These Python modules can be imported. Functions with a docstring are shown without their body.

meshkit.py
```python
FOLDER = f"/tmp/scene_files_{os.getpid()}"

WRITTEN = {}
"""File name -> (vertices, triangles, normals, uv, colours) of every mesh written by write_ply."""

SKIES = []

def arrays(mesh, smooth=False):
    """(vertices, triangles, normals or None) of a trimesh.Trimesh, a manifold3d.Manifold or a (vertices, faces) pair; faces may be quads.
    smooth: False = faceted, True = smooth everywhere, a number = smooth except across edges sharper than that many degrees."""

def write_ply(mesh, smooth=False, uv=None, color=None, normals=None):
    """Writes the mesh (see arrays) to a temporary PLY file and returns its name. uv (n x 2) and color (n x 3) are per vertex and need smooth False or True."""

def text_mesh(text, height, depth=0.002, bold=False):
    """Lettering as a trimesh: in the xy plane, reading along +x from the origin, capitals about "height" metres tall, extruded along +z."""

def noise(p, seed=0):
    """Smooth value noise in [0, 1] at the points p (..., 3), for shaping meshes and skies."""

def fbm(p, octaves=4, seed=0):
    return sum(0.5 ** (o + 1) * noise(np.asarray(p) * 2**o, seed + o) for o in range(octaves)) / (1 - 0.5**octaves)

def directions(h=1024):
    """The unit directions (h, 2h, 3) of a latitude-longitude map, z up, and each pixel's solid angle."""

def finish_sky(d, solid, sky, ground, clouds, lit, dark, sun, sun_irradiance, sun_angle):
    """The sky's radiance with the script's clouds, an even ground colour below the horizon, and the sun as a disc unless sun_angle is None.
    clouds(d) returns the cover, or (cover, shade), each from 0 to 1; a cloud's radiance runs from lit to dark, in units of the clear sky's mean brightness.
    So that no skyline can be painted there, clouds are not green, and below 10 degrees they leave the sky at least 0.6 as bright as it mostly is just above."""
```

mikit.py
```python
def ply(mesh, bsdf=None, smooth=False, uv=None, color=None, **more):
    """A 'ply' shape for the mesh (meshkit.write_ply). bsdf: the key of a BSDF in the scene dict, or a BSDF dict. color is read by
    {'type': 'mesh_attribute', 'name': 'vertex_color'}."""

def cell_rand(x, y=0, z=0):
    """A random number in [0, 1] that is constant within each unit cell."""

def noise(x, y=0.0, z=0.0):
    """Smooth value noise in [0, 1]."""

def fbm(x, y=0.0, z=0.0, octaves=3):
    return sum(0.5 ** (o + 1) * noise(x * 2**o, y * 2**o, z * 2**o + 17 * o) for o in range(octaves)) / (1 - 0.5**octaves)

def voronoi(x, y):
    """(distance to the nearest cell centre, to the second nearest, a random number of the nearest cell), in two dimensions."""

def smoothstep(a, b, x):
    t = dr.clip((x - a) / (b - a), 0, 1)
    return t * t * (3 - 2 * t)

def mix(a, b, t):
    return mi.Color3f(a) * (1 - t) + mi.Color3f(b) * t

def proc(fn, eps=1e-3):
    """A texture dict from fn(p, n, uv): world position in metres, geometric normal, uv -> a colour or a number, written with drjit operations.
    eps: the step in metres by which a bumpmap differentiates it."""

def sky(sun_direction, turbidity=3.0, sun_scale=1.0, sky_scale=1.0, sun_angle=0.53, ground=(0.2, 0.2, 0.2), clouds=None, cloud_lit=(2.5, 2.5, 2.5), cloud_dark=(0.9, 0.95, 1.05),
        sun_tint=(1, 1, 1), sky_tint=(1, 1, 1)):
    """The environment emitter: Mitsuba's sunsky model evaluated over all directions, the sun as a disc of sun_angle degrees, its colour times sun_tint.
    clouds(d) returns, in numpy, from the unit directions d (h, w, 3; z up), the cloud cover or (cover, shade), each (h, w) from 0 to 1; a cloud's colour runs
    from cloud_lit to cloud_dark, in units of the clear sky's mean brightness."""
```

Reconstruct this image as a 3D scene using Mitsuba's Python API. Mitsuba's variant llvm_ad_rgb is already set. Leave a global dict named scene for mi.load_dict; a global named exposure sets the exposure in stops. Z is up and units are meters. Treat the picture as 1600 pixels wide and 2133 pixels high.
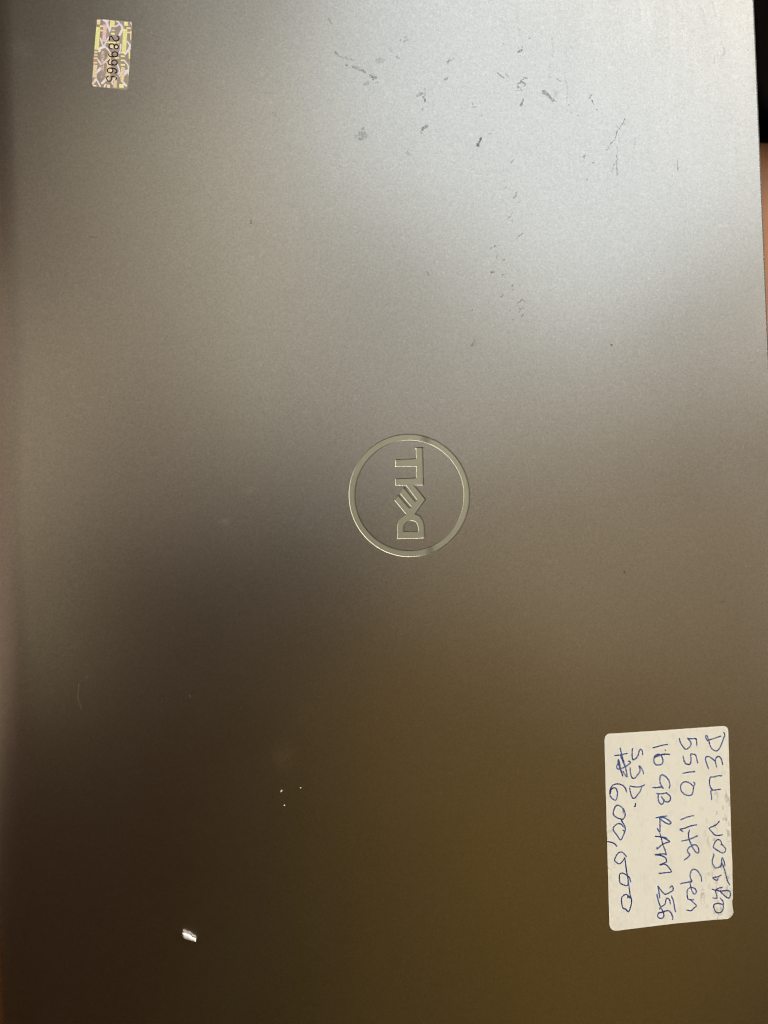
import math, json
import numpy as np, trimesh, shapely
from shapely.geometry import Polygon, LineString
from shapely.ops import unary_union
import drjit as dr, mitsuba as mi
import mikit, meshkit
from mikit import noise, fbm, smoothstep, mix

T = mi.ScalarTransform4f
scene, labels = {"type": "scene"}, {}
MM = 0.001
ZT = 18.0            # height of the lid's top face above the table, mm

# ------------------------------------------------------------------ camera
C = np.array([-40.58, -6.19, 217.69 + ZT]); F = np.array([0.14884, 0.00756, -0.98883]); U = np.array([0.03652, 0.99925, 0.01313])
scene["camera"] = {"type": "thinlens", "fov": 53.1301, "fov_axis": "x", "near_clip": 0.02, "far_clip": 20.0,
                   "aperture_radius": 0.0014, "focus_distance": 0.2215,
                   "to_world": T().look_at(origin=(C * MM).tolist(), target=((C + F * 100) * MM).tolist(), up=U.tolist())}
exposure = 0.0

# ------------------------------------------------------------------ light: the bright window and added glowing panels for unseen walls and ceiling, six metres away, and the dim light of the room itself
scene["room_light"] = {"type": "constant", "radiance": {"type": "rgb", "value": [0.0225, 0.0075, 0.0005]}, "sampling_weight": 0.5}
# (azimuth, half width, elevation, half height in degrees as seen from the laptop, radiance); where two overlap their light adds up
LIGHT_PANELS = [(34.2, 47.9, 24.6, 8.8, (12.0, 11.5, 10.1)),   # window, upper right
         (55.7, 25.9, 54.5, 10.2, (0.560, 0.680, 0.755)),    # its pale upper part
         (57.3, 44.8, 61.6, 20.4, (0.299, 0.297, 0.259)),    # added glow for the walls and ceiling lit by it
         (99.3, 19.8, 74.3, 16.4, (0.269, 0.245, 0.169)),
         (-31.0, 36.0, 61.1, 19.4, (0.048, 0.026, 0.003)),   # added brown glow on the right, fading out in three steps
         (-36.0, 50.0, 61.1, 18.4, (0.042, 0.0255, 0.0035)),
         (-40.0, 64.0, 61.1, 17.4, (0.031, 0.0185, 0.003)),
         (170.5, 43.5, 71.3, 1.8, (0.401, 0.348, 0.201)),    # added narrow pale glow, high on the left
         (172.7, 28.5, 40.0, 23.8, (0.254, 0.187, 0.127)),   # added glow for the left wall
         (21.7, 50.3, 74.3, 15.2, (0.129, 0.122, 0.096)),
         (147.0, 35.9, 75.0, 13.1, (0.188, 0.154, 0.116))]

def light_surfaces(dist=6.0):
    acut = sorted({round((z[0] + s * z[1] + 180) % 360 - 180, 2) for z in LIGHT_PANELS for s in (-1, 1)} | {-180.0, 180.0})
    ecut = sorted({round(min(max(z[2] + s * z[3], 0.5), 89.5), 2) for z in LIGHT_PANELS for s in (-1, 1)})
    groups = {}
    for a0, a1 in zip(acut[:-1], acut[1:]):
        for e0, e1 in zip(ecut[:-1], ecut[1:]):
            am, em = (a0 + a1) / 2, (e0 + e1) / 2
            on = tuple(k for k, z in enumerate(LIGHT_PANELS) if abs((am - z[0] + 180) % 360 - 180) < z[1] and abs(em - z[2]) < z[3])
            if on: groups.setdefault(on, []).append((a0, a1, e0, e1))
    for on, cells in sorted(groups.items()):
        rgb = np.sum([LIGHT_PANELS[k][4] for k in on], axis=0); vs, fs, n, solid = [], [], 0, 0.0
        for a0, a1, e0, e1 in cells:
            na, ne = max(2, int((a1 - a0) / 3) + 2), max(2, int((e1 - e0) / 3) + 2)
            aa, ee = np.meshgrid(np.radians(np.linspace(a0, a1, na)), np.radians(np.linspace(e0, e1, ne)))
            vs.append(dist * np.stack([np.cos(ee) * np.cos(aa), np.cos(ee) * np.sin(aa), np.sin(ee)], -1).reshape(-1, 3))
            i = n + (np.arange(ne - 1)[:, None] * na + np.arange(na - 1)).ravel(); n += na * ne
            fs += [np.stack([i, i + na, i + na + 1], 1), np.stack([i, i + na + 1, i + 1], 1)]
            solid += math.radians(a1 - a0) * (math.sin(math.radians(e1)) - math.sin(math.radians(e0)))
        m = trimesh.Trimesh(np.vstack(vs), np.vstack(fs), process=False)
        if m.face_normals[0] @ m.vertices[m.faces[0][0]] > 0: m.invert()
        key = "room_light_panels__window_light" if 0 in on or 1 in on else "room_light_panels__added_glow"
        k, c = key, 0
        while k in scene: c += 1; k = f"{key}_{c:03d}"
        scene[k] = mikit.ply(m, {"type": "diffuse", "reflectance": {"type": "rgb", "value": [0.0, 0.0, 0.0]}},
                             emitter={"type": "area", "radiance": {"type": "rgb", "value": rgb.tolist()}, "sampling_weight": float(max(rgb.mean() * solid, 0.02))})
labels["room_light_panels"] = {"label": "bright window and added glowing panels for unseen walls that light the laptop", "kind": "structure"}
light_surfaces()

# ------------------------------------------------------------------ data, in hundredths of a millimetre on the lid (x to the right, y up the picture, from the emblem's centre)
DATA = json.loads('''{"hw":[[[[9352,-7671],[8947,-7762]],[[8901,-7779],[8841,-7651],[8865,-7612],[8907,-7656],[8946,-7782],[8983,-7936],[9052,-8051],[9169,-8109],[9260,-8068],[9355,-7925],[9421,-7780],
[9480,-7647],[9446,-7569]],[[9365,-8544],[9348,-8419],[9293,-8311],[9220,-8278],[9158,-8334],[9132,-8428],[9169,-8602]],[[9132,-8428],[9054,-8353],[8939,-8268],[8851,-8254],[8810,
-8332],[8842,-8458],[8867,-8542],[8901,-8616]],[[9320,-8876],[9194,-8871],[9044,-8893],[8948,-8891],[8913,-9011],[8922,-9149],[8969,-9248],[8998,-9272]],[[9265,-9282],[9131,-9290],
[8952,-9302],[8954,-9425],[8962,-9569]],[[9177,-10251],[9084,-10337],[8963,-10387],[8842,-10430],[8912,-10533],[9011,-10645],[9128,-10677],[9262,-10670]],[[9197,-10964],[9241,
-10975],[9319,-11052],[9353,-11124],[9328,-11190],[9252,-11223],[9150,-11171],[9021,-11083],[8950,-11014],[8983,-10922],[9047,-10833],[9122,-10799],[9194,-10848],[9235,-10947]],
[[8948,-11219],[8952,-11288],[8904,-11378],[8899,-11487],[8939,-11587],[9010,-11656],[9100,-11638],[9175,-11612],[9195,-11491],[9223,-11370],[9272,-11444],[9309,-11612]],[[9223,
-11548],[9263,-11648],[9313,-11859],[9370,-12084],[9438,-12208]],[[9170,-11885],[9057,-11927],[8894,-11930],[8950,-11998],[9023,-12026],[9062,-11982]],[[9191,-12256],[9041,-12281],
[8965,-12320],[8849,-12273]],[[8966,-12313],[9141,-12367],[9349,-12369],[9436,-12420],[9447,-12517],[9398,-12607],[9310,-12570],[9196,-12462],[9097,-12355]],[[8958,-12312],[8976,
-12424],[8999,-12563],[8866,-12548]],[[9102,-12574],[9187,-12679],[9197,-12776],[9021,-12729],[8886,-12762],[8896,-12879],[8951,-12980],[9038,-13017],[9143,-12988],[9192,-12898],
[9197,-12776]]],[[[7985,-7639],[8017,-7757],[8091,-7886],[8175,-7975],[8280,-7942],[8365,-7840],[8333,-7742],[8256,-7654],[8380,-7678],[8512,-7681],[8545,-7773],[8547,-7889]],
[[8086,-8178],[8116,-8324],[8171,-8417],[8287,-8440],[8335,-8356],[8340,-8233],[8337,-8138],[8418,-8145],[8497,-8185],[8528,-8304],[8553,-8422]],[[8446,-8676],[8262,-8676],[8063,
-8693]],[[8402,-8995],[8437,-9046],[8389,-9137],[8352,-9297],[8290,-9373],[8173,-9370],[8058,-9311],[7975,-9195],[7966,-9072],[8044,-8970],[8161,-8960],[8276,-9018],[8375,-9109]],
[[8350,-9999],[8158,-10021],[7929,-10081]],[[8433,-10284],[8219,-10304],[8041,-10354],[7894,-10367],[7986,-10451]],[[8191,-10437],[8158,-10522],[8166,-10672],[8238,-10883],[8333,
-11056],[8417,-11140],[8470,-11111],[8467,-11016],[8413,-10915],[8326,-10879],[8222,-10909],[8131,-10968],[8099,-11032],[8139,-11118],[8181,-11163],[8105,-11237],[7992,-11300]],
[[8441,-10618],[8291,-10671],[8128,-10709],[7930,-10726]],[[8526,-12002],[8510,-11864],[8436,-11720],[8351,-11636],[8264,-11614],[8188,-11667],[8154,-11772],[8165,-11868],[8204,
-11974],[8145,-11975]],[[8153,-11975],[8042,-11984],[7844,-11999]],[[8138,-11987],[8167,-12153],[8219,-12309],[8275,-12362],[8336,-12308],[8311,-12223],[8225,-12160],[8122,-12162],
[8047,-12222],[8035,-12329],[8064,-12495],[8238,-12528]],[[8122,-12508],[8220,-12607],[8318,-12720],[8227,-12785],[8143,-12850],[8006,-12814]]],[[[7597,-7780],[7385,-7801],[7129,
-7848]],[[7649,-8087],[7504,-8068],[7373,-8078],[7241,-8114],[7152,-8161],[7141,-8255],[7187,-8353],[7288,-8375],[7390,-8357],[7430,-8279],[7412,-8183],[7373,-8085],[7272,-8056],
[7147,-8113]],[[7510,-7944],[7524,-7959]],[[7597,-9100],[7624,-9001],[7586,-8862],[7490,-8738],[7390,-8682],[7323,-8717],[7304,-8837],[7327,-8961],[7401,-9089],[7331,-9042],[7200,
-9051],[7070,-9035]],[[7504,-9227],[7365,-9249],[7185,-9225]],[[7242,-9244],[7223,-9357],[7247,-9481],[7316,-9562],[7382,-9534],[7400,-9455],[7333,-9334],[7401,-9441],[7485,-9503],
[7573,-9498],[7627,-9421],[7595,-9324],[7497,-9240]],[[7481,-9929],[7350,-9931],[7139,-9947]],[[7248,-9955],[7378,-9967],[7519,-10048],[7603,-10138],[7557,-10181],[7457,-10144],
[7344,-10065],[7261,-9983]],[[7254,-9982],[7237,-10373],[7161,-10277]],[[7234,-10426],[7278,-10593],[7314,-10759],[7379,-10941],[7416,-11080]],[[7086,-10500],[7266,-10538],[7408,
-10606],[7535,-10700],[7417,-10729],[7270,-10781],[7135,-10882],[7122,-10834]],[[7266,-10538],[7395,-10564],[7452,-10603]],[[7416,-11080],[7316,-11050],[7070,-11051],[7213,-11086],
[7327,-11132],[7396,-11200],[7415,-11283],[7347,-11323],[7186,-11367],[7317,-11361],[7416,-11405],[7499,-11508],[7553,-11615],[7349,-11621],[7160,-11621]],[[7489,-12082],[7549,
-12034],[7596,-12114],[7572,-12179],[7453,-12233],[7335,-12268],[7251,-12198],[7169,-12094],[7108,-12000],[7129,-12171],[7150,-12348]],[[7061,-12237],[7097,-12423],[7168,-12613],
[7308,-12555],[7342,-12437],[7388,-12388],[7458,-12450],[7482,-12568]],[[7528,-12350],[7586,-12519],[7619,-12766],[7645,-12823]],[[7129,-12683],[7152,-12645],[7200,-12705],[7252,
-12832],[7248,-12926],[7174,-12972],[7088,-12942],[7056,-12864],[7109,-12796],[7225,-12789],[7372,-12758],[7471,-12817],[7537,-12959],[7534,-13040]]],[[[6473,-7820],[6450,-7981],
[6467,-8145],[6555,-8123],[6637,-8041],[6692,-7882],[6740,-7864],[6785,-7934],[6781,-8023]],[[6370,-8381],[6378,-8552],[6420,-8682],[6498,-8704],[6597,-8616],[6681,-8504],[6663,
-8355],[6746,-8451],[6795,-8603]],[[6339,-8926],[6487,-8962],[6645,-8976],[6813,-8932]],[[6724,-8968],[6671,-9097],[6571,-9206],[6472,-9301],[6395,-9264],[6354,-9127],[6328,-8992]],
[[6497,-9466],[6495,-9511],[6462,-9552]]],[[[6081,-7773],[6120,-7968],[6188,-8225],[6242,-8437],[6264,-8639],[6189,-8551],[6138,-8458]],[[6294,-7946],[6120,-7968],[5900,-7979]],
[[6331,-8178],[6392,-8228],[6279,-8307],[6134,-8368],[5992,-8386],[5948,-8323],[5991,-8223],[6004,-8106],[6034,-8330],[6083,-8468],[6124,-8604]],[[6087,-7995],[6215,-8331]],[[6026,
-8138],[6070,-8393],[6132,-8597]],[[6221,-9101],[6202,-8995],[6112,-8884],[5958,-8826],[5816,-8850],[5725,-8953],[5696,-9083],[5737,-9219],[5874,-9305],[5926,-9192],[5939,-9075],
[5897,-8953],[5812,-8938],[5739,-8983],[5715,-9077]],[[6092,-9709],[6090,-9576],[5992,-9486],[5915,-9457],[5834,-9523],[5779,-9709],[5884,-9822],[6007,-9878],[6085,-9886],[6152,
-9789],[6135,-9640],[6083,-9561]],[[6070,-10224],[6125,-10244],[6143,-10172],[6109,-10065],[6028,-9925]],[[6141,-10216],[6063,-10386],[5972,-10495],[5862,-10336],[5759,-10179],
[5794,-10079],[5891,-10015],[6000,-10025],[6090,-10123]],[[5563,-10507],[5688,-10541],[5790,-10600],[5846,-10676]],[[6139,-11009],[6046,-10893],[5943,-10855],[5851,-10916],[5762,
-11075],[5826,-11159],[5913,-11203],[6021,-11130],[6085,-11038]],[[6092,-11053],[6106,-11252],[6133,-11494],[6163,-11666],[6183,-11893],[6215,-12206],[6242,-12266],[6235,-12434],
[6143,-12649],[6049,-12568],[5962,-12516],[5931,-12358],[5945,-12205],[6053,-12132],[6141,-12170],[6205,-12255]],[[6152,-11580],[6064,-11522],[5976,-11484],[5900,-11525],[5894,
-11651],[5904,-11765],[5991,-11830],[6080,-11868],[6140,-11867],[6167,-11751],[6151,-11608],[6209,-11643],[6241,-11773]],[[6141,-12170],[6131,-12239]]]],"label":[[5596,-7494],[5620,
-7401],[5662,-7348],[5737,-7319],[7179,-7348],[9476,-7377],[9545,-7402],[9588,-7460],[9602,-7542],[9573,-9509],[9548,-11152],[9558,-11572],[9541,-11937],[9537,-12151],[9534,-12382],
[9528,-12649],[9500,-12695],[9492,-12756],[9495,-12868],[9512,-13039],[9480,-13124],[9414,-13197],[9335,-13237],[8918,-13212],[7607,-13175],[5714,-13173],[5615,-13139],[5551,
-13069],[5519,-12971],[5547,-10839]],"emb":[[[-403,-1226],[381,-1237],[377,-873],[352,-755],[298,-648],[213,-580],[109,-550],[-118,-547],[-220,-590],[-307,-670],[-361,-771],[-389,
-869]],[[-238,-1046],[213,-1056],[209,-892],[181,-808],[117,-743],[12,-716],[-102,-740],[-184,-804],[-227,-888]],[[-446,-120],[-337,-2],[-23,-390],[46,-335],[-269,60],[-165,220],
[149,-201],[212,-133],[-96,301],[118,297],[438,-127],[109,-548],[-118,-545]],[[-389,474],[-395,318],[396,299],[403,823],[231,825],[234,486]],[[-376,1028],[-382,855],[404,843],[411,
1360],[241,1359],[239,1038]]],"hol":[[-8209,13275],[-8190,13311],[-8148,13324],[-7782,13306],[-7330,13299],[-7289,13279],[-7274,13230],[-7334,12505],[-7447,11467],[-7478,11416],
[-7538,11397],[-7965,11424],[-8336,11441],[-8382,11473],[-8394,11534],[-8312,12329]],"lines":[[[-8019,13301],[-7950,13239],[-7885,13061]],[[-7844,13113],[-7880,12987]],[[-7748,
13135],[-7660,13165],[-7618,13242],[-7680,13280]],[[-7580,13195],[-7535,13098],[-7571,12996],[-7613,12911]],[[-7901,12829],[-7976,12709],[-8036,12549]],[[-8123,12783],[-8088,12653],
[-8044,12548]],[[-8044,12548],[-8140,12510],[-8166,12434]],[[-7997,12551],[-7936,12488],[-7876,12392]],[[-7598,12647],[-7603,12522],[-7638,12404]],[[-7336,12644],[-7389,12509],
[-7488,12404]],[[-7413,12740],[-7337,12611]],[[-7307,13277],[-7285,13220]],[[-7908,13300],[-7941,13265]],[[-7903,12300],[-7993,12188],[-8059,12110]],[[-8206,12193],[-8139,12073]],
[[-8151,11957],[-8257,11844]],[[-7697,12079],[-7655,11915],[-7690,11822]],[[-7609,11884],[-7660,11766]],[[-7400,11961],[-7540,11805]],[[-7400,11944],[-7528,11921]],[[-7503,12196],
[-7427,12084],[-7403,11977]],[[-7995,11692],[-8117,11554]],[[-8249,11614],[-8175,11469]],[[-7821,11700],[-7864,11591],[-7827,11527]],[[-7563,11597],[-7494,11517]],[[-8032,11525],
[-8066,11454]],[[-7414,12466],[-7489,12379]],[[-8279,11654],[-8320,11594]]],"digits":[[[-7874,12850],[-7888,12746]],[[-7874,12850],[-7840,12860],[-7806,12817],[-7765,12753],[-7722,
12737],[-7674,12750],[-7639,12793],[-7639,12834],[-7682,12872]],[[-7662,12578],[-7665,12560],[-7673,12543],[-7685,12530],[-7700,12521],[-7716,12517],[-7732,12519],[-7746,12527],
[-7757,12539],[-7764,12555],[-7766,12572],[-7763,12591],[-7755,12607],[-7743,12621],[-7728,12630],[-7712,12633],[-7696,12631],[-7682,12624],[-7670,12612],[-7664,12596],[-7662,
12578]],[[-7833,12512],[-7850,12512],[-7866,12516],[-7881,12524],[-7893,12536],[-7901,12550],[-7905,12567],[-7905,12584],[-7901,12601],[-7893,12617],[-7882,12631],[-7867,12642],
[-7851,12649],[-7834,12652],[-7816,12651],[-7801,12645],[-7787,12636],[-7776,12623],[-7769,12608],[-7767,12591],[-7768,12573]],[[-7683,12368],[-7687,12347],[-7699,12328],[-7716,
12312],[-7737,12301],[-7761,12296],[-7784,12299],[-7804,12307],[-7821,12321],[-7831,12340],[-7834,12360],[-7829,12382],[-7818,12401],[-7801,12417],[-7779,12428],[-7756,12432],
[-7733,12430],[-7712,12422],[-7696,12408],[-7686,12389],[-7683,12368]],[[-7932,12355],[-7895,12304],[-7824,12291],[-7745,12299]],[[-7704,12140],[-7709,12118],[-7720,12099],[-7736,
12083],[-7757,12072],[-7780,12068],[-7803,12070],[-7823,12079],[-7839,12093],[-7849,12111],[-7852,12132],[-7847,12153],[-7836,12173],[-7819,12189],[-7798,12199],[-7776,12204],
[-7753,12202],[-7733,12193],[-7717,12179],[-7707,12161],[-7704,12140]],[[-7906,12204],[-7948,12140],[-7914,12079],[-7832,12063],[-7768,12069]],[[-7826,11916],[-7830,11895],[-7841,
11876],[-7858,11860],[-7878,11849],[-7901,11845],[-7923,11847],[-7943,11856],[-7959,11870],[-7968,11888],[-7971,11909],[-7967,11930],[-7956,11949],[-7939,11965],[-7919,11976],
[-7896,11980],[-7874,11978],[-7854,11970],[-7838,11955],[-7829,11937],[-7826,11916]],[[-7878,11980],[-7795,11975],[-7724,11924],[-7734,11869],[-7772,11844]],[[-7945,11758],[-7989,
11725],[-7994,11667],[-7954,11615],[-7890,11624]],[[-7890,11624],[-7857,11682],[-7860,11749],[-7747,11728],[-7755,11657]]],"texts":[["AUTHENTIC","yellow",[-8219,13091],[-8283,
12478],91],["AUTHENTIC","yellow",[-7504,13075],[-7565,12458],92],["ORIGINAL","pink",[-8027,13169],[-8078,12703],79],["AUTHENTIC","pink",[-8107,12454],[-8157,11882],79],["GENUINE",
"peach",[-8321,12047],[-8359,11716],79],["GENUINE","peach",[-7596,12017],[-7631,11685],80],["TIC","yellow",[-7841,13295],[-7855,13129],99],["ORIGINAL","peach",[-7795,11759],[-7821,
11452],67],["GENUINE","peach",[-7940,12364],[-8013,11625],75]],"bars":[["peach",[[-8200,13295],[-8106,13296],[-8108,13222],[-8203,13220]]],["peach",[[-8199,13216],[-8120,13218],
[-8122,13168],[-8200,13167]]],["yellow",[[-8131,13142],[-8036,13143],[-8037,13102],[-8132,13101]]],["peach",[[-8127,13018],[-8040,13020],[-8042,12978],[-8128,12977]]],["yellow",
[[-7482,13279],[-7386,13281],[-7390,13173],[-7485,13171]]],["yellow",[[-7427,13129],[-7316,13131],[-7317,13089],[-7429,13087]]],["peach",[[-7423,13009],[-7320,13010],[-7321,12969],
[-7425,12967]]],["peach",[[-7822,13040],[-7743,13041],[-7744,13008],[-7824,13007]]],["yellow",[[-7841,12956],[-7738,12958],[-7740,12908],[-7843,12906]]],["yellow",[[-7944,12706],
[-7723,12709],[-7724,12668],[-7946,12665]]],["peach",[[-7876,12623],[-7789,12624],[-7792,12533],[-7879,12532]]],["peach",[[-7742,12602],[-7679,12602],[-7681,12536],[-7745,12535]]],
["peach",[[-7691,12720],[-7628,12721],[-7629,12680],[-7692,12679]]],["peach",[[-7331,13035],[-7299,13035],[-7308,12786],[-7339,12785]]],["peach",[[-8312,12422],[-8210,12424],[-8211,
12382],[-8313,12381]]],["peach",[[-8315,12340],[-8213,12341],[-8214,12300],[-8316,12299]]],["peach",[[-8318,12249],[-8216,12250],[-8217,12209],[-8319,12208]]],["orange",[[-8324,
12183],[-8222,12184],[-8223,12143],[-8325,12142]]],["peach",[[-8330,12125],[-8228,12126],[-8229,12085],[-8331,12084]]],["yellow",[[-7601,12444],[-7498,12445],[-7500,12403],[-7603,
12402]]],["yellow",[[-7605,12344],[-7502,12345],[-7503,12304],[-7606,12303]]],["yellow",[[-7609,12228],[-7506,12229],[-7507,12187],[-7610,12186]]],["yellow",[[-7613,12108],[-7502,
12109],[-7503,12059],[-7615,12058]]],["peach",[[-8007,12141],[-7936,12142],[-7937,12101],[-8008,12100]]],["peach",[[-7938,12194],[-7859,12195],[-7862,12104],[-7941,12103]]],
["peach",[[-7947,12045],[-7860,12046],[-7862,12005],[-7948,12004]]],["peach",[[-8026,11810],[-7892,11811],[-7893,11770],[-8027,11769]]],["peach",[[-7942,11951],[-7848,11951],[-7850,
11869],[-7945,11868]]],["peach",[[-8349,11803],[-8254,11803],[-8258,11696],[-8352,11696]]],["peach",[[-8378,11497],[-8269,11497],[-8270,11456],[-8380,11456]]],["peach",[[-8380,
11571],[-8325,11571],[-8327,11513],[-8382,11513]]],["peach",[[-7996,11523],[-7917,11523],[-7921,11432],[-7999,11432]]],["yellow",[[-7671,11554],[-7552,11555],[-7556,11447],[-7675,
11447]]],["peach",[[-7620,11776],[-7557,11777],[-7562,11611],[-7626,11610]]],["yellow",[[-7390,12471],[-7358,12472],[-7365,12264],[-7397,12264]]],["yellow",[[-7433,11901],[-7394,
11902],[-7397,11802],[-7437,11802]]],["peach",[[-7765,12290],[-7646,12291],[-7648,12242],[-7767,12240]]],["peach",[[-8150,11742],[-8119,11743],[-8120,11710],[-8151,11709]]]],
"marks":[[-1833,13724,-1763,13577,33,22],[-1674,12736,-1630,12708,39,40],[-1631,12677,-1363,12586,27,22],[-1363,12586,-1152,12551,27,22],[-1400,12417,-1355,12407,21,55],[-1190,
12367,-1010,12285,30,30],[-1010,12285,-890,12261,30,30],[-920,12274,-861,12217,39,50],[-682,12104,-561,12070,48,55],[-635,12152,-624,12031,24,60],[-859,11861,-750,11918,33,30],
[-520,11944,-490,11930,24,25],[219,13172,252,13220,21,30],[343,13179,422,13214,36,28],[347,13287,425,13300,18,20],[-481,12570,-327,12578,70,20],[78,12706,169,12680,30,38],[-114,
12925,-38,12898,36,16],[1601,12615,1642,12710,33,45],[1650,12648,1843,12767,15,40],[1503,12132,1550,12128,39,42],[654,11601,781,11668,45,50],[840,11578,913,11459,33,55],[881,11826,
896,11581,14,35],[795,11223,810,11209,36,26],[756,10623,867,10689,36,52],[867,10689,937,10722,36,52],[719,10484,787,10625,18,45],[294,9934,339,9889,42,34],[360,10043,369,10034,18,
30],[-985,10573,-955,10559,33,32],[-1021,10405,-931,10378,94,34],[-1102,10281,-996,10269,30,40],[-1236,10336,-1114,10371,18,22],[2282,11447,2297,11432,24,45],[2309,11339,2347,11335,
30,52],[-1217,10852,-1202,10837,30,20],[2423,10221,2493,10363,39,75],[2493,10363,2534,10436,39,75],[2536,11094,2575,11115,17,40],[2777,10563,2817,10593,25,38],[3404,9731,3502,9828,
17,45],[3818,13709,3832,13693,17,40],[4095,13461,4136,13497,17,60],[3327,13267,3341,13247,17,35],[3767,13205,3810,13164,25,38],[3887,13225,3894,13183,17,45],[3776,13048,3861,13095,
30,70],[3831,12942,3845,12931,17,30],[3144,12372,3257,12278,39,42],[3350,12382,3421,12314,25,32],[3385,12170,3400,12165,14,35],[3861,12250,3981,12270,25,50],[3981,12270,4012,12300,
25,50],[3722,12100,3829,12177,25,46],[3829,12177,3945,12110,25,46],[3719,12014,3806,11984,28,46],[3928,12052,3960,12111,25,44],[3639,11882,3893,11922,14,38],[3794,11474,3833,11561,
19,58],[3833,11561,3880,11626,19,58],[3801,11488,3824,11469,28,48],[4501,11878,4619,11825,53,52],[4617,11796,4735,11744,30,50],[4719,11715,4806,11646,42,52],[4861,11894,4887,11780,
50,18],[4968,12297,4982,12274,28,48],[5042,12248,5056,12237,17,40],[4701,12376,4743,12306,19,28],[5209,11938,5257,11854,14,38],[5218,11780,5221,11708,14,34],[5269,11551,5283,11537,
17,42],[5979,11857,6010,11873,30,38],[5946,11783,5992,11800,22,36],[6018,11699,6065,11585,19,62],[6151,11443,6169,11435,22,46],[5349,11294,5363,11286,17,34],[5564,11236,5576,11225,
19,44],[5212,12372,5247,12113,39,12],[5247,12113,5270,11941,39,12],[4850,13422,4847,12989,30,10],[4712,12636,4777,12755,14,22],[4845,13514,4856,13503,19,32],[5242,10051,5260,10040,
19,42],[7038,11172,7005,11061,12,55],[7005,11061,6898,10933,12,55],[6898,10933,6776,10778,12,55],[6776,10778,6726,10626,12,55],[6726,10626,6633,10473,12,55],[6633,10473,6527,10360,
12,55],[6527,10360,6421,10220,12,55],[7019,11061,7039,10980,12,45],[6747,10928,6824,10890,12,38],[6833,10781,6850,10617,12,42],[6850,10617,6821,10479,12,42],[6778,10286,6758,10040,
13,38],[6750,10040,6729,9820,16,52],[6735,9820,6737,9465,26,36],[6713,9656,6721,9492,12,40],[6677,9819,6591,9707,12,40],[6591,9707,6579,9543,12,40],[5709,9965,5755,10034,21,52],
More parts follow.
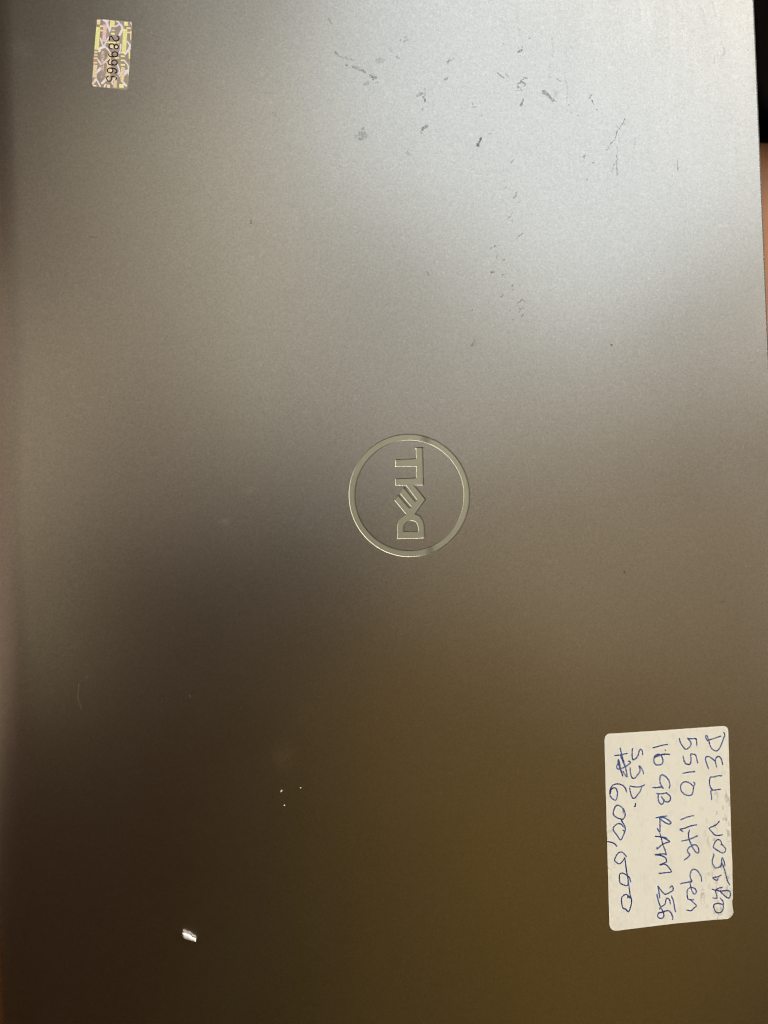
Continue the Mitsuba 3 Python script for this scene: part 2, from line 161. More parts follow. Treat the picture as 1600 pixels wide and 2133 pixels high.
[5661,9836,5677,9869,12,34],[5930,9795,6004,9847,16,52],[6234,10072,6257,10072,18,46],[5230,10044,5247,10045,18,36],[5743,9274,5780,9280,21,46],[7363,10636,7342,10333,23,17],[8721,
9813,8720,9661,16,58],[8506,9489,8517,9478,16,28],[5353,11300,5367,11295,13,36],[5564,11249,5575,11238,16,40],[6143,11441,6165,11437,18,40],[3179,8950,3247,9015,22,34],[3457,8691,
3569,8871,20,40],[3556,8561,3638,8624,12,46],[3275,8098,3413,8258,12,32],[3220,8026,3301,8104,12,26],[3376,7991,3401,7979,17,28],[3568,7563,3676,7623,17,55],[3526,7499,3581,7551,12,
30],[2710,7170,2783,7234,14,58],[2783,7234,2854,7260,14,58],[2848,7235,2867,7185,12,30],[2847,6894,2863,6957,12,26],[2863,6957,2943,7009,12,26],[3040,6833,3093,6846,22,40],[2675,
6488,2766,6489,27,55],[2634,6437,2674,6463,12,36],[3023,6403,3062,6409,22,38],[2920,6124,2946,6124,12,54],[3271,6076,3319,6089,25,52],[3521,6091,3534,6078,17,34],[3332,5963,3351,
5976,17,38],[2892,5745,3051,5802,12,46],[3435,5596,3514,5609,20,42],[3515,5622,3582,5660,15,50],[3582,5660,3660,5627,15,50],[3546,5736,3559,5723,17,26],[3506,5394,3599,5419,22,48],
[3436,5292,3503,5317,12,34],[3189,5355,3215,5342,22,28],[3563,5191,3630,5229,15,40],[1967,5309,2046,5352,12,48],[2163,5365,2181,5370,12,42],[1973,4298,2059,4373,25,36],[2063,4486,
2097,4360,37,16],[3230,5064,3363,5115,12,24],[6301,4340,6330,4311,28,75],[-4253,7827,-4228,7800,28,55],[6436,-2527,6465,-2557,21,55],[9544,-3604,9673,-3566,28,30],[8703,9956,8724,
9706,21,48],[754,6457,794,6388,28,34],[-3499,10918,-3448,10865,42,20],[10392,13506,10433,13392,40,20],[10433,13392,10316,13212,40,20],[10069,13257,10052,13025,16,22],[10199,13380,
10228,12977,13,10],[9610,14790,9787,14599,30,9],[9787,14599,9813,14139,30,9],[10083,14964,10162,14651,30,9],[10162,14651,10153,14448,30,9],[9076,14556,9085,14068,32,10],[9424,14087,
9422,13684,24,8],[11192,13505,11238,13479,16,25]],"scrap":[[-6806,-11742],[-6785,-11718],[-6746,-11728],[-6667,-11770],[-6581,-11813],[-6543,-11867],[-6496,-11897],[-6445,-11915],
[-6444,-11964],[-6448,-12019],[-6492,-12011],[-6579,-11973],[-6689,-11931],[-6759,-11894],[-6793,-11841]],"specks":[[[-3991,-8145],[-3956,-8111],[-4018,-8177]],[[-3450,-8107],
[-3429,-8094],[-3471,-8121]],[[-3919,-8551],[-3893,-8554],[-3946,-8549]]],"hairs":[[[-9039,-4672],[-9075,-4597],[-9058,-4550]],[[-9100,-4660],[-9162,-4640],[-9225,-4676],[-9274,
-4761],[-9296,-4849],[-9311,-4944],[-9319,-5057],[-9315,-5187],[-9284,-5302],[-9249,-5409],[-9213,-5485]],[[-8611,7370],[-8549,7331],[-8387,7308]],[[-6392,-5278],[-6360,-5374]],
[[-7116,-5374],[-7137,-5465]],[[-5078,-5822],[-5001,-5734]],[[-5568,-3096],[-5503,-3111]],[[-4796,-2105],[-4723,-2147]],[[-5212,-2392],[-5158,
-2407]]]}''')
def pts(a): return np.array(a, float) / 100.0

# ------------------------------------------------------------------ materials
SEG = [m for m in DATA["marks"]]

# faint pale finger marks and wiped streaks: x, y, half sizes in mm, strength
HAZE = [(-101.8, 124.1, 2.6, 2.6, 0.11), (-86.1, 129.6, 2.0, 2.2, 0.07), (-45.5, 2.8, 1.6, 0.9, 0.16), (-52.4, -5.4, 1.6, 1.2, 0.16), (-39.0, -71.8, 3.0, 4.0, 0.22), (77.6, 145.5, 0.6, 5.0, 0.07), (79.7, 143.4, 0.7, 5.0, 0.09), (-31.9, -62.2, 6.0, 5.0, 0.05)]

def lid_color(p, n, uv):
    x, y = p.x * 1000, p.y * 1000
    wx = x + 0.55 * (noise(x * 1.6, y * 1.6) - 0.5) + 0.35 * (noise(x * 4.1, y * 4.1, 3.0) - 0.5)
    wy = y + 0.55 * (noise(x * 1.6, y * 1.6, 9.0) - 0.5) + 0.35 * (noise(x * 4.1, y * 4.1, 5.0) - 0.5)
    dark = mi.Float(0)
    for ax, ay, bx, by, r, s in SEG:
        ax, ay, bx, by, r, s = ax / 100, ay / 100, bx / 100, by / 100, r / 100, s / 100
        ux, uy = bx - ax, by - ay
        t = dr.clip(((wx - ax) * ux + (wy - ay) * uy) / max(ux * ux + uy * uy, 1e-6), 0, 1)
        d2 = dr.square(wx - ax - t * ux) + dr.square(wy - ay - t * uy)
        dark = dr.maximum(dark, s * dr.clip(1.6 - d2 / (r * r), 0, 1))
    grain = 0.55 + 0.45 * smoothstep(0.28, 0.58, noise(x * 2.6, y * 2.6, 21.0))
    dark = dr.minimum(dark * grain, 0.8)
    # a few slow smears and finger marks in the finish
    smear = fbm(x * 0.045, y * 0.03, 4.0, 3) - 0.5
    streak = (noise(x * 0.55, y * 0.05, 8.0) - 0.5) * smoothstep(60, 140, y) * smoothstep(30, 70, x)
    dust = smoothstep(0.80, 0.93, noise(x * 2.3, y * 2.3, 31.0)) * 0.10  # tiny bright glints of the finish, painted into the colour
    fleck = (noise(x * 2.7, y * 2.7, 41.0) - 0.5) * 0.15 + (noise(x * 5.3, y * 5.3, 43.0) - 0.5) * 0.14
    for cx, cy, rx, ry, amt in HAZE:
        smear = smear + (amt / 0.05) * dr.exp(-dr.square((wx - cx) / rx) - dr.square((wy - cy) / ry)) * (0.5 + noise(x * 1.3, y * 1.3, 51.0))
    base = 0.67 * (1 + fleck + 0.05 * smear + 0.05 * streak + dust)
    return mi.Color3f(1.085, 1.02, 0.985) * base * (mi.Color3f(1) - dark * mi.Color3f(0.98, 0.98, 1.0))

def lid_grain(p, n, uv):
    x, y = p.x * 1000, p.y * 1000
    a = noise(x * 3.0, y * 3.0) + 0.5 * noise(x * 5.5, y * 5.5, 3.0)
    return a

def lid_rough(p, n, uv):
    x, y = p.x * 1000, p.y * 1000
    return 0.243 + 0.012 * (fbm(x * 0.06, y * 0.06, 2.0, 3) - 0.5)

scene["lid_paint"] = {"type": "bumpmap", "arbitrary": mikit.proc(lid_grain, eps=0.00005), "scale": 0.000005,
    "bsdf": {"type": "principled", "metallic": 1.0, "roughness": mikit.proc(lid_rough), "base_color": mikit.proc(lid_color)}}

def emblem_color(p, n, uv):
    x, y = p.x * 1000, p.y * 1000
    # dark reflections painted into the ring's colour, at its top and its bottom
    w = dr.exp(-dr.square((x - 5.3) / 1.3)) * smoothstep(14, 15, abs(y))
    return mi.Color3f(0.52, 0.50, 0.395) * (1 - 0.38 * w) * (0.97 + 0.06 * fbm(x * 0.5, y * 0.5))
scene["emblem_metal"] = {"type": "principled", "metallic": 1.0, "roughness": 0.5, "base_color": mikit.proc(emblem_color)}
scene["base_paint"] = {"type": "roughplastic", "diffuse_reflectance": {"type": "rgb", "value": [0.05, 0.05, 0.052]}, "alpha": 0.3}

def paper_color(p, n, uv):
    x, y = p.x * 1000, p.y * 1000
    stain = smoothstep(0.50, 0.8, fbm(x * 0.10, y * 0.07, 6.0, 4)) * 0.07
    right = smoothstep(84, 93, x) * smoothstep(-86, -100, y)
    left = smoothstep(59, 57.5, x) * dr.exp(-dr.square((y + 108) / 5))
    dirt = smoothstep(0.58, 0.80, fbm(x * 0.9, y * 0.5, 2.0, 4)) * (0.10 + 0.55 * right + 0.9 * left)
    smudge = dr.exp(-dr.square((x - 85.3) / 0.7) - dr.square((y + 124.5) / 2.2)) * smoothstep(0.35, 0.6, noise(x * 2.2, y * 2.2, 5.0)) * 0.7
    edge = smoothstep(93, 95.4, x) * smoothstep(-95, -125, y) * smoothstep(0.45, 0.7, fbm(x * 0.9, y * 0.5, 3.0)) * 0.25
    fibre = 0.98 + 0.04 * noise(x * 3.5, y * 1.8, 5.0)
    return mix(mi.Color3f(0.885, 0.845, 0.755) * fibre, (0.40, 0.37, 0.31), dr.clip(stain + dirt + edge + smudge, 0, 0.85))
def paper_relief(p, n, uv):
    x, y = p.x * 1000, p.y * 1000
    return fbm(x * 1.2, y * 1.2, 1.0, 3)
scene["label_paper"] = {"type": "bumpmap", "arbitrary": mikit.proc(paper_relief, eps=0.0001), "scale": 0.00004, "bsdf": {"type": "diffuse", "reflectance": mikit.proc(paper_color)}}
def ink_color(p, n, uv):
    x, y = p.x * 1000, p.y * 1000
    t = fbm(x * 0.9, y * 0.9, 4.0, 3)
    light = smoothstep(0.58, 0.74, fbm(x * 0.35, y * 0.35, 9.0, 2))
    return mix(mix((0.024, 0.040, 0.18), (0.080, 0.125, 0.34), smoothstep(0.38, 0.66, t)), (0.05, 0.13, 0.36), light * 0.5)
scene["pen_ink"] = {"type": "twosided", "bsdf": {"type": "diffuse", "reflectance": mikit.proc(ink_color)}}

def foil_color(p, n, uv):
    x, y = p.x * 1000, p.y * 1000
    t = fbm(x * 0.5, y * 0.35, 1.0, 3)
    return mix(mi.Color3f(0.66, 0.56, 0.44), mi.Color3f(0.78, 0.66, 0.66), smoothstep(0.4, 0.65, t))
def foil_relief(p, n, uv):
    x, y = p.x * 1000, p.y * 1000
    return fbm(x * 0.35, y * 0.35, 2.0, 2)
scene["foil_metal"] = {"type": "roughconductor", "material": "none", "distribution": "beckmann", "alpha": 0.22, "specular_reflectance": mikit.proc(foil_color)}
scene["foil_film"] = {"type": "diffuse", "reflectance": {"type": "rgb", "value": [0.54, 0.44, 0.36]}}
scene["foil"] = {"type": "bumpmap", "arbitrary": mikit.proc(foil_relief, eps=0.0001), "scale": 0.00006, "bsdf": {"type": "blendbsdf", "weight": 0.45, "a": {"type": "ref", "id": "foil_metal"}, "b": {"type": "ref", "id": "foil_film"}}}
def flat(key, rgb):
    scene[key] = {"type": "twosided", "bsdf": {"type": "diffuse", "reflectance": {"type": "rgb", "value": list(rgb)}}}
flat("print_yellow", (0.96, 0.95, 0.46)); flat("print_peach", (0.97, 0.80, 0.56)); flat("print_pink", (0.96, 0.70, 0.68)); flat("print_orange", (0.72, 0.36, 0.22))  # the hologram's shifting sheen, put in as fixed colours
def pearl_color(p, n, uv):
    x, y = p.x * 1000, p.y * 1000
    t = noise(x * 0.6, y * 0.6, 2.0)
    return mix((0.82, 0.75, 0.96), (0.97, 0.90, 0.93), t)
scene["print_pearl"] = {"type": "twosided", "bsdf": {"type": "diffuse", "reflectance": mikit.proc(pearl_color)}}
flat("band_yellow", (0.84, 0.83, 0.36)); flat("band_pink", (0.80, 0.56, 0.55)); flat("band_peach", (0.78, 0.64, 0.46)); flat("print_black", (0.015, 0.010, 0.012)); flat("scrap_white", (0.74, 0.715, 0.71)); flat("dust_pale", (0.70, 0.64, 0.54)); flat("hair_light", (0.34, 0.30, 0.25)); flat("hair_pale", (0.095, 0.075, 0.055))

def wood_color(p, n, uv):
    x, y = p.x, p.y
    w = 0.03 * fbm(x * 9, y * 1.5, 2.0, 3)
    ring = fbm((x + w) * 70, y * 3.0, 5.0, 4)
    fine = noise(x * 900, y * 25, 1.0)
    c = mix((0.43, 0.185, 0.086), (0.32, 0.126, 0.054), smoothstep(0.35, 0.7, ring))
    return c * (0.9 + 0.2 * fine)
scene["table_wood"] = {"type": "principled", "base_color": mikit.proc(wood_color), "roughness": 0.5, "specular": 0.25}
def case_color(p, n, uv):
    return mi.Color3f(0.0045, 0.0042, 0.0038) * (0.8 + 0.4 * noise(p.x * 1500, p.y * 1500, p.z * 1500))
scene["case_cloth"] = {"type": "diffuse", "reflectance": mikit.proc(case_color)}

# ------------------------------------------------------------------ helpers
def add(key, mesh, bsdf, smooth=False, **tags):
    n, k = 0, key
    while k in scene:
        n += 1; k = f"{key}_{n:03d}"
    v, f, *_ = meshkit.arrays(mesh)
    scene[k] = mikit.ply(trimesh.Trimesh(v * MM, f, process=False), bsdf, smooth=smooth)
    if tags: labels[k] = tags
    return k
def rounded_rect(x0, x1, y0, y1, r, n=10):
    out = []
    for cx, cy, a in ((x1 - r, y1 - r, 0), (x0 + r, y1 - r, 90), (x0 + r, y0 + r, 180), (x1 - r, y0 + r, 270)):
        t = np.radians(np.linspace(a, a + 90, n)); out.append(np.stack([cx + r * np.cos(t), cy + r * np.sin(t)], 1))
    return np.vstack(out)
def loft(rings, close_bottom=True, close_top=True):
    """rings: list of (points n x 2, z) with equal n, counter-clockwise, from bottom to top."""
    n = len(rings[0][0]); v = np.vstack([np.c_[r, np.full(n, z)] for r, z in rings]); f = []
    i = np.arange(n); j = (i + 1) % n
    for k in range(len(rings) - 1):
        a, b = k * n, (k + 1) * n
        f += [np.stack([a + i, a + j, b + j], 1), np.stack([a + i, b + j, b + i], 1)]
    if close_top: f.append(np.array([[len(v) - n, len(v) - n + q, len(v) - n + q + 1] for q in range(1, n - 1)]))
    if close_bottom: f.append(np.array([[0, q + 1, q] for q in range(1, n - 1)]))
    return trimesh.Trimesh(v, np.vstack(f), process=False)
def miter(poly, d):
    """the closed outline with every vertex moved outwards by d (inwards if negative), vertex by vertex"""
    p = np.asarray(poly, float); s = np.sign(Polygon(p).exterior.is_ccw - 0.5)
    e = np.roll(p, -1, 0) - p; e /= np.linalg.norm(e, axis=1, keepdims=True)
    n1 = s * np.stack([e[:, 1], -e[:, 0]], 1); n0 = np.roll(n1, 1, 0)
    b = n0 + n1; b /= np.maximum((b * n1).sum(1, keepdims=True), 0.35)
    return p + d * b
def plate(poly, z0, z1):
    m = trimesh.creation.extrude_polygon(poly, z1 - z0, engine="earcut"); m.apply_translation([0, 0, z0]); return m
def sheet(geom, z0, z1):
    gs = [g for g in getattr(geom, "geoms", [geom]) if g.geom_type == "Polygon" and g.area > 1e-4]
    return trimesh.util.concatenate([plate(g, z0, z1) for g in gs])
def curve(p, closed=False, k=6):
    """Catmull-Rom through the points"""
    p = np.asarray(p, float)
    if len(p) < 3: return p
    q = np.vstack([2 * p[0] - p[1], p, 2 * p[-1] - p[-2]]); out = []
    for i in range(1, len(q) - 2):
        for t in np.arange(k) / k:
            out.append(0.5 * (2 * q[i] + (q[i + 1] - q[i - 1]) * t + (2 * q[i - 1] - 5 * q[i] + 4 * q[i + 1] - q[i + 2]) * t * t + (3 * q[i] - q[i - 1] - 3 * q[i + 1] + q[i + 2]) * t ** 3))
    return np.vstack(out + [p[-1]])

# ------------------------------------------------------------------ the table
add("table_top", plate(Polygon(rounded_rect(-520, 480, -380, 340, 20)), -28, 0), "table_wood", label="reddish brown wooden table top under the laptop", kind="structure")

# ------------------------------------------------------------------ the laptop
GD, GW = 0.30, 0.20          # depth of the emblem's grooves and width of their sloping walls, mm
emb = [pts(a) for a in DATA["emb"]]
Dp, Dh, Ep, L1, L2 = emb
RO, RI = 17.6, 16.05
th = np.linspace(0, 2 * np.pi, 193)[:-1]
circ = lambda r: np.stack([r * np.cos(th), r * np.sin(th)], 1)
word = unary_union([Polygon(Dp).buffer(0.02, join_style=2), Polygon(Ep).buffer(0.02, join_style=2), Polygon(L1).buffer(0.05, join_style=2), Polygon(L2).buffer(0.05, join_style=2)]).buffer(0)
word = word.buffer(0.12, join_style=2).buffer(-0.12, join_style=2)
word = word.simplify(0.02)
word_out = np.array(word.exterior.coords)[:-1]
word_in = Dh
X0, X1, Y0, Y1 = -115.1, 114.5, -178.0, 178.0
rings = []
ZL = ZT - 8.0                # underside of the lid
rings.append((rounded_rect(X0 + 1, X1 - 0.5, Y0 + 0.5, Y1 - 0.5, 6), ZL))
rings.append((rounded_rect(X0 + 0.2, X1, Y0, Y1, 6), ZL + 0.6))
W, H = 13.5, 2.2             # the front lip falls away in a wide curve that ends in a crisp edge, the other edges are square
for e in (0.87, 0.86, 0.80, 0.72, 0.63, 0.54, 0.45, 0.36, 0.27, 0.19, 0.12, 0.06, 0.03, 0.012, 0.0):
    z = -H * (1 - math.sqrt(1 - e * e))
    other = 0.0
    rings.append((rounded_rect(X0 + W * (0.87 - e), X1 - other, Y0 + other, Y1 - other, 6), ZT + z))
inner = rounded_rect(X0 + W * 0.87 + 2.0, X1 - 2.5, Y0 + 2.5, Y1 - 2.5, 5)
rings.append((inner, ZT))
skin = loft(rings, True, False)
def walls(outline, d):
    """sloping wall of a groove; d > 0: the groove lies inside the outline, d < 0: outside it"""
    a, b = miter(outline, d), np.asarray(outline)
    n = len(b); i = np.arange(n); j = (i + 1) % n
    v = np.vstack([np.c_[a, np.full(n, ZT)], np.c_[b, np.full(n, ZT - GD)]])
    f = np.vstack([np.stack([i, j, n + j], 1), np.stack([i, n + j, n + i], 1)])
    m = trimesh.Trimesh(v, f, process=False)
    if m.face_normals[:, 2].mean() < 0: m.invert()
    return m, a
w1, ro = walls(circ(RO), GW); w2, ri = walls(circ(RI), -GW)
w3, wo = walls(word_out, GW); w4, wi = walls(word_in, -GW)
faces = [Polygon(inner, [ro]), Polygon(ri, [wo]), Polygon(wi)]
tops = []
for g in faces:
    v, f = trimesh.creation.triangulate_polygon(g, engine="earcut")
    m = trimesh.Trimesh(np.c_[v, np.full(len(v), ZT)], f, process=False)
    if m.face_normals[0][2] < 0: m.invert()
    tops.append(m)
floor_under = plate(Polygon(circ(RO + 0.3)), ZT - GD - 0.5, ZT - GD - 0.06)
lid = trimesh.util.concatenate([skin] + tops + [w1, w2, w3, w4, floor_under])
lid.merge_vertices(digits_vertex=4)
labels["laptop"] = {"label": "closed silver grey laptop with scuffed satin lid and round sunken emblem", "category": "laptop"}
add("laptop__lid", lid, "lid_paint", smooth=25)
ZE = ZT - GD
add("laptop__lid__fringe_strip", plate(Polygon(rounded_rect(X1 + 0.002, X1 + 0.55, Y0 + 4, Y1 - 4, 0.2, 4)), ZL + 1.0, ZT - 0.25), "base_paint", label="added thin dark strip for the dark fringe along the hinge edge of the lid")  # added dark strip in place of the dark fringe and shade at this edge
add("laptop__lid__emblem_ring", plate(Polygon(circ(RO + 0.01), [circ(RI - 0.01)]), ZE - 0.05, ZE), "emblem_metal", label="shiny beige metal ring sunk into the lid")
add("laptop__lid__letter", plate(Polygon(Dp, [Dh]).buffer(0.0), ZE - 0.05, ZE), "emblem_metal", label="sunken beige letter D at the lower end of the emblem word")
add("laptop__lid__letter", plate(Polygon(Ep), ZE - 0.05, ZE), "emblem_metal", label="sunken beige slanted letter E")
add("laptop__lid__letter", plate(Polygon(L1), ZE - 0.05, ZE), "emblem_metal", label="sunken beige letter L next to the slanted E")
add("laptop__lid__letter", plate(Polygon(L2), ZE - 0.05, ZE), "emblem_metal", label="sunken beige letter L at the upper end of the emblem word")
br = []
for ins, z in ((5, 2.0), (1.5, 3.2), (0.6, 8.6), (1.2, 9.6)):
    br.append((rounded_rect(X0 + ins, X1 - ins, Y0 + ins, Y1 - ins, 6), z))
add("laptop__base", loft(br), "base_paint", smooth=30)
for k, (x, y) in enumerate(((-95, -160), (-95, 160), (95, -160), (95, 160))):
    add("laptop__foot", plate(Polygon(rounded_rect(x - 5, x + 5, y - 12, y + 12, 4.9)), 0.0, 2.0), "case_cloth")

# ------------------------------------------------------------------ the price label and its handwriting
labels["paper_label"] = {"label": "cream paper label with blue handwriting and price stuck on the lid", "category": "label"}
lab = Polygon(pts(DATA["label"])).buffer(0)
LT = 0.13
def paper_mesh(poly, z0, thick, step=0.45):
    """a sheet of paper with a little waviness, its torn lower right corner curling up"""
    x0, y0, x1, y1 = poly.bounds
    rim = np.array(poly.segmentize(step).exterior.coords)[:-1]
    gx, gy = np.meshgrid(np.arange(x0, x1, step * 2), np.arange(y0, y1, step * 2))
    g = np.stack([gx.ravel(), gy.ravel()], 1)
    g = g[shapely.contains_xy(poly.buffer(-step * 0.8), g[:, 0], g[:, 1])]
    from scipy.spatial import Delaunay
    P = np.vstack([rim, g]); tri = Delaunay(P).simplices
    cen = P[tri].mean(1); tri = tri[shapely.contains_xy(poly, cen[:, 0], cen[:, 1])]
    q = P[tri]; cr = (q[:, 1, 0] - q[:, 0, 0]) * (q[:, 2, 1] - q[:, 0, 1]) - (q[:, 1, 1] - q[:, 0, 1]) * (q[:, 2, 0] - q[:, 0, 0])
    tri = tri[abs(cr) > 1e-5]; cr = cr[abs(cr) > 1e-5]; tri[cr < 0] = tri[cr < 0][:, ::-1]
    corner = np.array([pts(DATA["label"])[:, 0].max(), pts(DATA["label"])[18:22, 1].mean()])
    d = np.linalg.norm((P - corner) * [1, 0.55], axis=1)
    lift = 0.45 * np.clip(1 - d / 2.6, 0, 1) ** 1.5 * (0.4 + 1.2 * meshkit.noise(np.c_[P * 1.1, P[:, :1] * 0], 3))
    n = len(P); nr = len(rim); i = np.arange(nr); j = (i + 1) % nr
    v = np.vstack([np.c_[P, z0 + thick + lift], np.c_[rim, np.full(nr, z0 + 0.01) + lift[:nr] * 0.6]])
    side = np.vstack([np.stack([i, n + i, n + j], 1), np.stack([i, n + j, j], 1)])
    if not Polygon(rim).exterior.is_ccw: side = side[:, ::-1]
    return trimesh.Trimesh(v, np.vstack([tri, side]), process=False)
add("paper_label__paper", paper_mesh(lab, ZT, LT), "label_paper", smooth=35)
names = ["with the maker and model, at the right edge of the label", "reading 5510 11th Gen", "reading 16GB RAM 256", "with the three letters SSD", "with an overwritten sign and the price 600,000"]
rng = np.random.default_rng(5)
for line, words in zip(DATA["hw"], names):
    parts = []
    for s in line:
        c = curve(pts(s)); w = 0.182 + 0.02 * rng.random()
        for k in range(0, len(c) - 1, 3):
            parts.append(LineString(c[k:k + 4]).buffer(w + 0.035 * math.sin(k * 0.9 + 6 * rng.random()) * rng.random(), quad_segs=4))
    add("paper_label__handwriting", sheet(unary_union(parts).simplify(0.012), ZT + LT + 0.012, ZT + LT + 0.03), "pen_ink", label=f"blue ballpoint line {words}")

# ------------------------------------------------------------------ the hologram seal
labels["hologram_sticker"] = {"label": "small shiny hologram sticker with black serial number near the lid corner", "category": "sticker"}
hol = Polygon(pts(DATA["hol"])).buffer(0).buffer(-0.3).buffer(0.3)
add("hologram_sticker__foil", plate(hol, ZT + 0.005, ZT + 0.06), "foil")
ZH = ZT + 0.068
clip = hol.buffer(-0.05)
web = unary_union([LineString(curve(pts(l))).buffer(0.20 + 0.12 * (k % 3 == 0)) for k, l in enumerate(DATA["lines"])]).intersection(clip)
add("hologram_sticker__web_pattern", sheet(web, ZH, ZH + 0.008), "print_pearl")
for colour in ("yellow", "peach", "orange"):
    g = unary_union([Polygon(pts(b)).buffer(-0.08).buffer(0.08) for c, b in DATA["bars"] if c == colour]).intersection(clip)
    add("hologram_sticker__print_block", sheet(g, ZH + 0.012, ZH + 0.02), "print_" + colour)
for s, colour, a, b, h in DATA["texts"]:
    a, b = pts(a), pts(b); h /= 100
    m = meshkit.text_mesh(s, h, 0.01, bold=True)
    v = np.array(m.vertices); L = np.linalg.norm(b - a); ex = (b - a) / L; ey = np.array([-ex[1], ex[0]])
    v[:, 0] *= L / v[:, 0].max()
    m.vertices = np.c_[a + v[:, :1] * ex + v[:, 1:2] * ey, v[:, 2] + ZH + 0.024]
    band = Polygon([a - 0.1 * ex - 0.1 * ey, b + 0.1 * ex - 0.1 * ey, b + 0.1 * ex + (h + 0.1) * ey, a - 0.1 * ex + (h + 0.1) * ey]).intersection(clip)
    if colour == "yellow" or s == "ORIGINAL" or s == "GENUINE": add("hologram_sticker__band", sheet(band, ZH + 0.012, ZH + 0.0215), "band_" + colour)
    add("hologram_sticker__lettering", m, "print_" + colour)
num = unary_union([LineString(curve(pts(d))).buffer(0.15) for d in DATA["digits"]])
add("hologram_sticker__serial_number", sheet(num, ZH + 0.038, ZH + 0.046), "print_black", label="black printed number 289965")

# ------------------------------------------------------------------ small things lying on the lid
def pebble(outline, height, z0, tilt=0.0, step=0.12):
    poly = Polygon(outline).buffer(0); x0, y0, x1, y1 = poly.bounds
    from scipy.spatial import Delaunay
    rim = np.array(poly.segmentize(step).exterior.coords)[:-1]
    gx, gy = np.meshgrid(np.arange(x0, x1, step), np.arange(y0, y1, step)); g = np.stack([gx.ravel(), gy.ravel()], 1)
    g = g[shapely.contains_xy(poly.buffer(-step * 0.5), g[:, 0], g[:, 1])]
    P = np.vstack([rim, g]); tri = Delaunay(P).simplices
    tri = tri[shapely.contains_xy(poly, *P[tri].mean(1).T)]
    q = P[tri]; cr = (q[:, 1, 0] - q[:, 0, 0]) * (q[:, 2, 1] - q[:, 0, 1]) - (q[:, 1, 1] - q[:, 0, 1]) * (q[:, 2, 0] - q[:, 0, 0])
    tri = tri[abs(cr) > 1e-7]; cr = cr[abs(cr) > 1e-7]; tri[cr < 0] = tri[cr < 0][:, ::-1]
    d = shapely.distance(shapely.points(P), poly.exterior); d /= d.max()
    bump = meshkit.fbm(np.c_[P * 1.3, P[:, :1] * 0], 3, 4)
    h = height * (np.sqrt(np.clip(1 - (1 - d) ** 2, 0, 1)) * 0.75 + 0.35 * bump * d)
    base = z0 + tilt * (P[:, 1] - y0) / max(y1 - y0, 1e-6)
    n = len(P); v = np.vstack([np.c_[P, base + h + 0.12 * height], np.c_[P, base - 0.25 * h]])
    nr = len(rim); i = np.arange(nr); j = (i + 1) % nr
    side = np.vstack([np.stack([i, n + i, n + j], 1), np.stack([i, n + j, j], 1)])
    if not Polygon(rim).exterior.is_ccw: side = side[:, ::-1]
    return trimesh.Trimesh(v, np.vstack([tri, tri[:, ::-1] + n, side]), process=False)
add("paper_crumb", pebble(pts(DATA["scrap"]), 0.42, ZT + 0.65, tilt=0.15), "scrap_white", smooth=40, label="white crumb of torn paper lying on the dark lower part of the lid", category="crumb")
for s, lab_ in zip(DATA["specks"], ("pale elongated dust speck, left of the three on the lid", "pale round dust speck, right of the three on the lid", "pale flat dust speck, lowest of the three on the lid")):
    c, a, b = pts(s)
    ax = (a - b) / 2; t = np.linspace(0, 2 * np.pi, 14)[:-1]; wdt = np.array([-ax[1], ax[0]]) * (0.5 if np.linalg.norm(ax) > 0.3 else 0.65)
    o = c + np.cos(t)[:, None] * ax + np.sin(t)[:, None] * wdt
    add("dust_speck", pebble(o, 0.25, ZT + 0.1, step=0.09), "dust_pale", smooth=True, label=lab_, category="dust speck", group="dust specks on the lid")
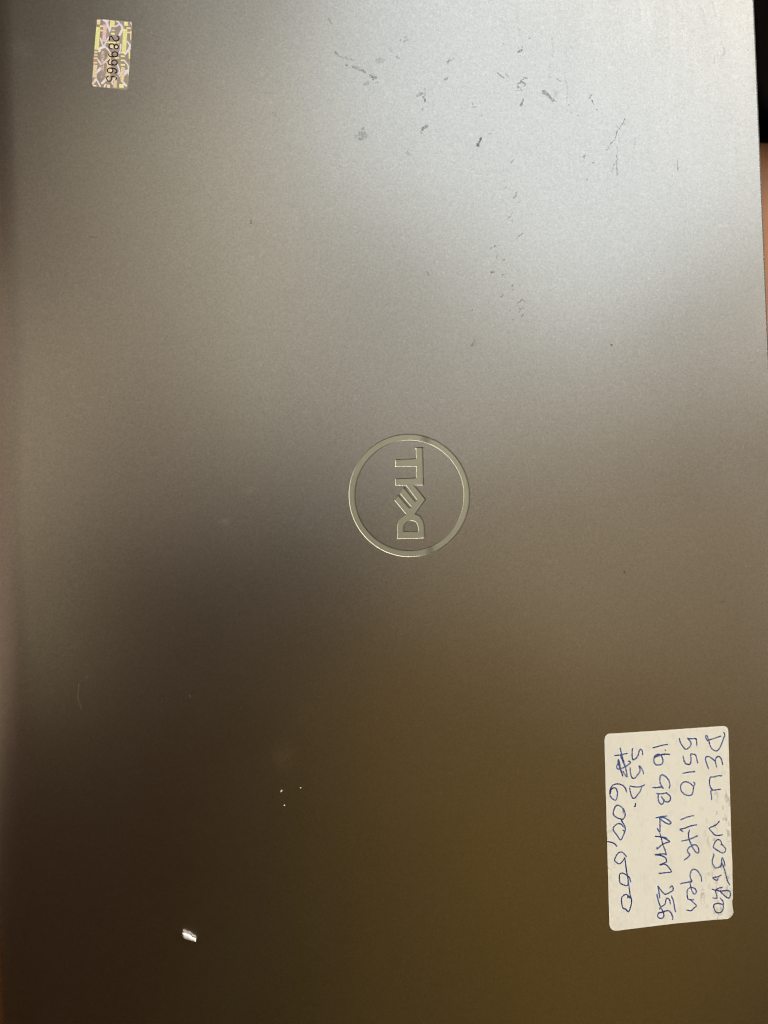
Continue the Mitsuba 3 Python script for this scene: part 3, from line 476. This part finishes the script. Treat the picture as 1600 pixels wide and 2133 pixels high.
def tube(path, r):
    p = np.asarray(path); t = np.gradient(p, axis=0); t /= np.linalg.norm(t, axis=1, keepdims=True)
    u = np.cross(t, [0, 0, 1.0]); u /= np.linalg.norm(u, axis=1, keepdims=True); w = np.cross(u, t)
    n = 6; a = np.arange(n) / n * 2 * np.pi; m = len(p)
    taper = r * (0.35 + 0.65 * np.sin(np.linspace(0.1, math.pi - 0.1, m)))
    v = (p[:, None] + taper[:, None, None] * (np.cos(a)[None, :, None] * u[:, None] + np.sin(a)[None, :, None] * w[:, None])).reshape(-1, 3)
    f = []
    for i in range(m - 1):
        for k in range(n):
            q = (k + 1) % n; f += [[i * n + k, i * n + q, (i + 1) * n + q], [i * n + k, (i + 1) * n + q, (i + 1) * n + k]]
    for k in range(1, n - 1): f += [[0, k + 1, k], [(m - 1) * n, (m - 1) * n + k, (m - 1) * n + k + 1]]
    return trimesh.Trimesh(v, f, process=False)
HL = ["tiny hooked fibre above the long curved hair", "long faint curved hair on the dark left part of the lid", "short pale hair on the lid below the hologram sticker",
      "tiny upright lint fibre on the dark lid, second from the left in the lower row", "tiny lint fibre on the dark lid, right of the long curved hair", "tiny slanting lint fibre on the dark lid, lowest of all",
      "tiny lint fibre left of the emblem, below the other two", "tiny lint fibre on the lid, nearest the emblem", "pale dot of lint on the lid, uppermost left of the emblem"]
for k, h in enumerate(DATA["hairs"]):
    c = curve(pts(h), k=8) if len(h) > 2 else np.linspace(*pts(h), 6)
    z = ZT + 0.10 + 0.05 * np.sin(np.linspace(0, math.pi, len(c)))
    add("hair" if k < 3 else "lint", tube(np.c_[c, z], 0.085 if k < 3 else 0.11), "hair_light" if k == 2 else "hair_pale", smooth=True, label=HL[k], **(dict(category="hair") if k < 3 else dict(category="lint", group="lint fibres on the lid")))

# ------------------------------------------------------------------ the black thing on the table, upper right
bx = []
for ins, z in ((1.5, 0.0), (0.3, 1.0), (0, 3.0), (0, 9.0), (0.4, 11.0), (1.6, 12.2), (4, 12.8)):
    bx.append((rounded_rect(116.2 + ins, 330 - ins, 114.6 + ins, 420 - ins, 13), z))
add("black_case", loft(bx), "case_cloth", smooth=40, label="matt black flat case with rounded corner lying on the table beside the laptop", category="case")
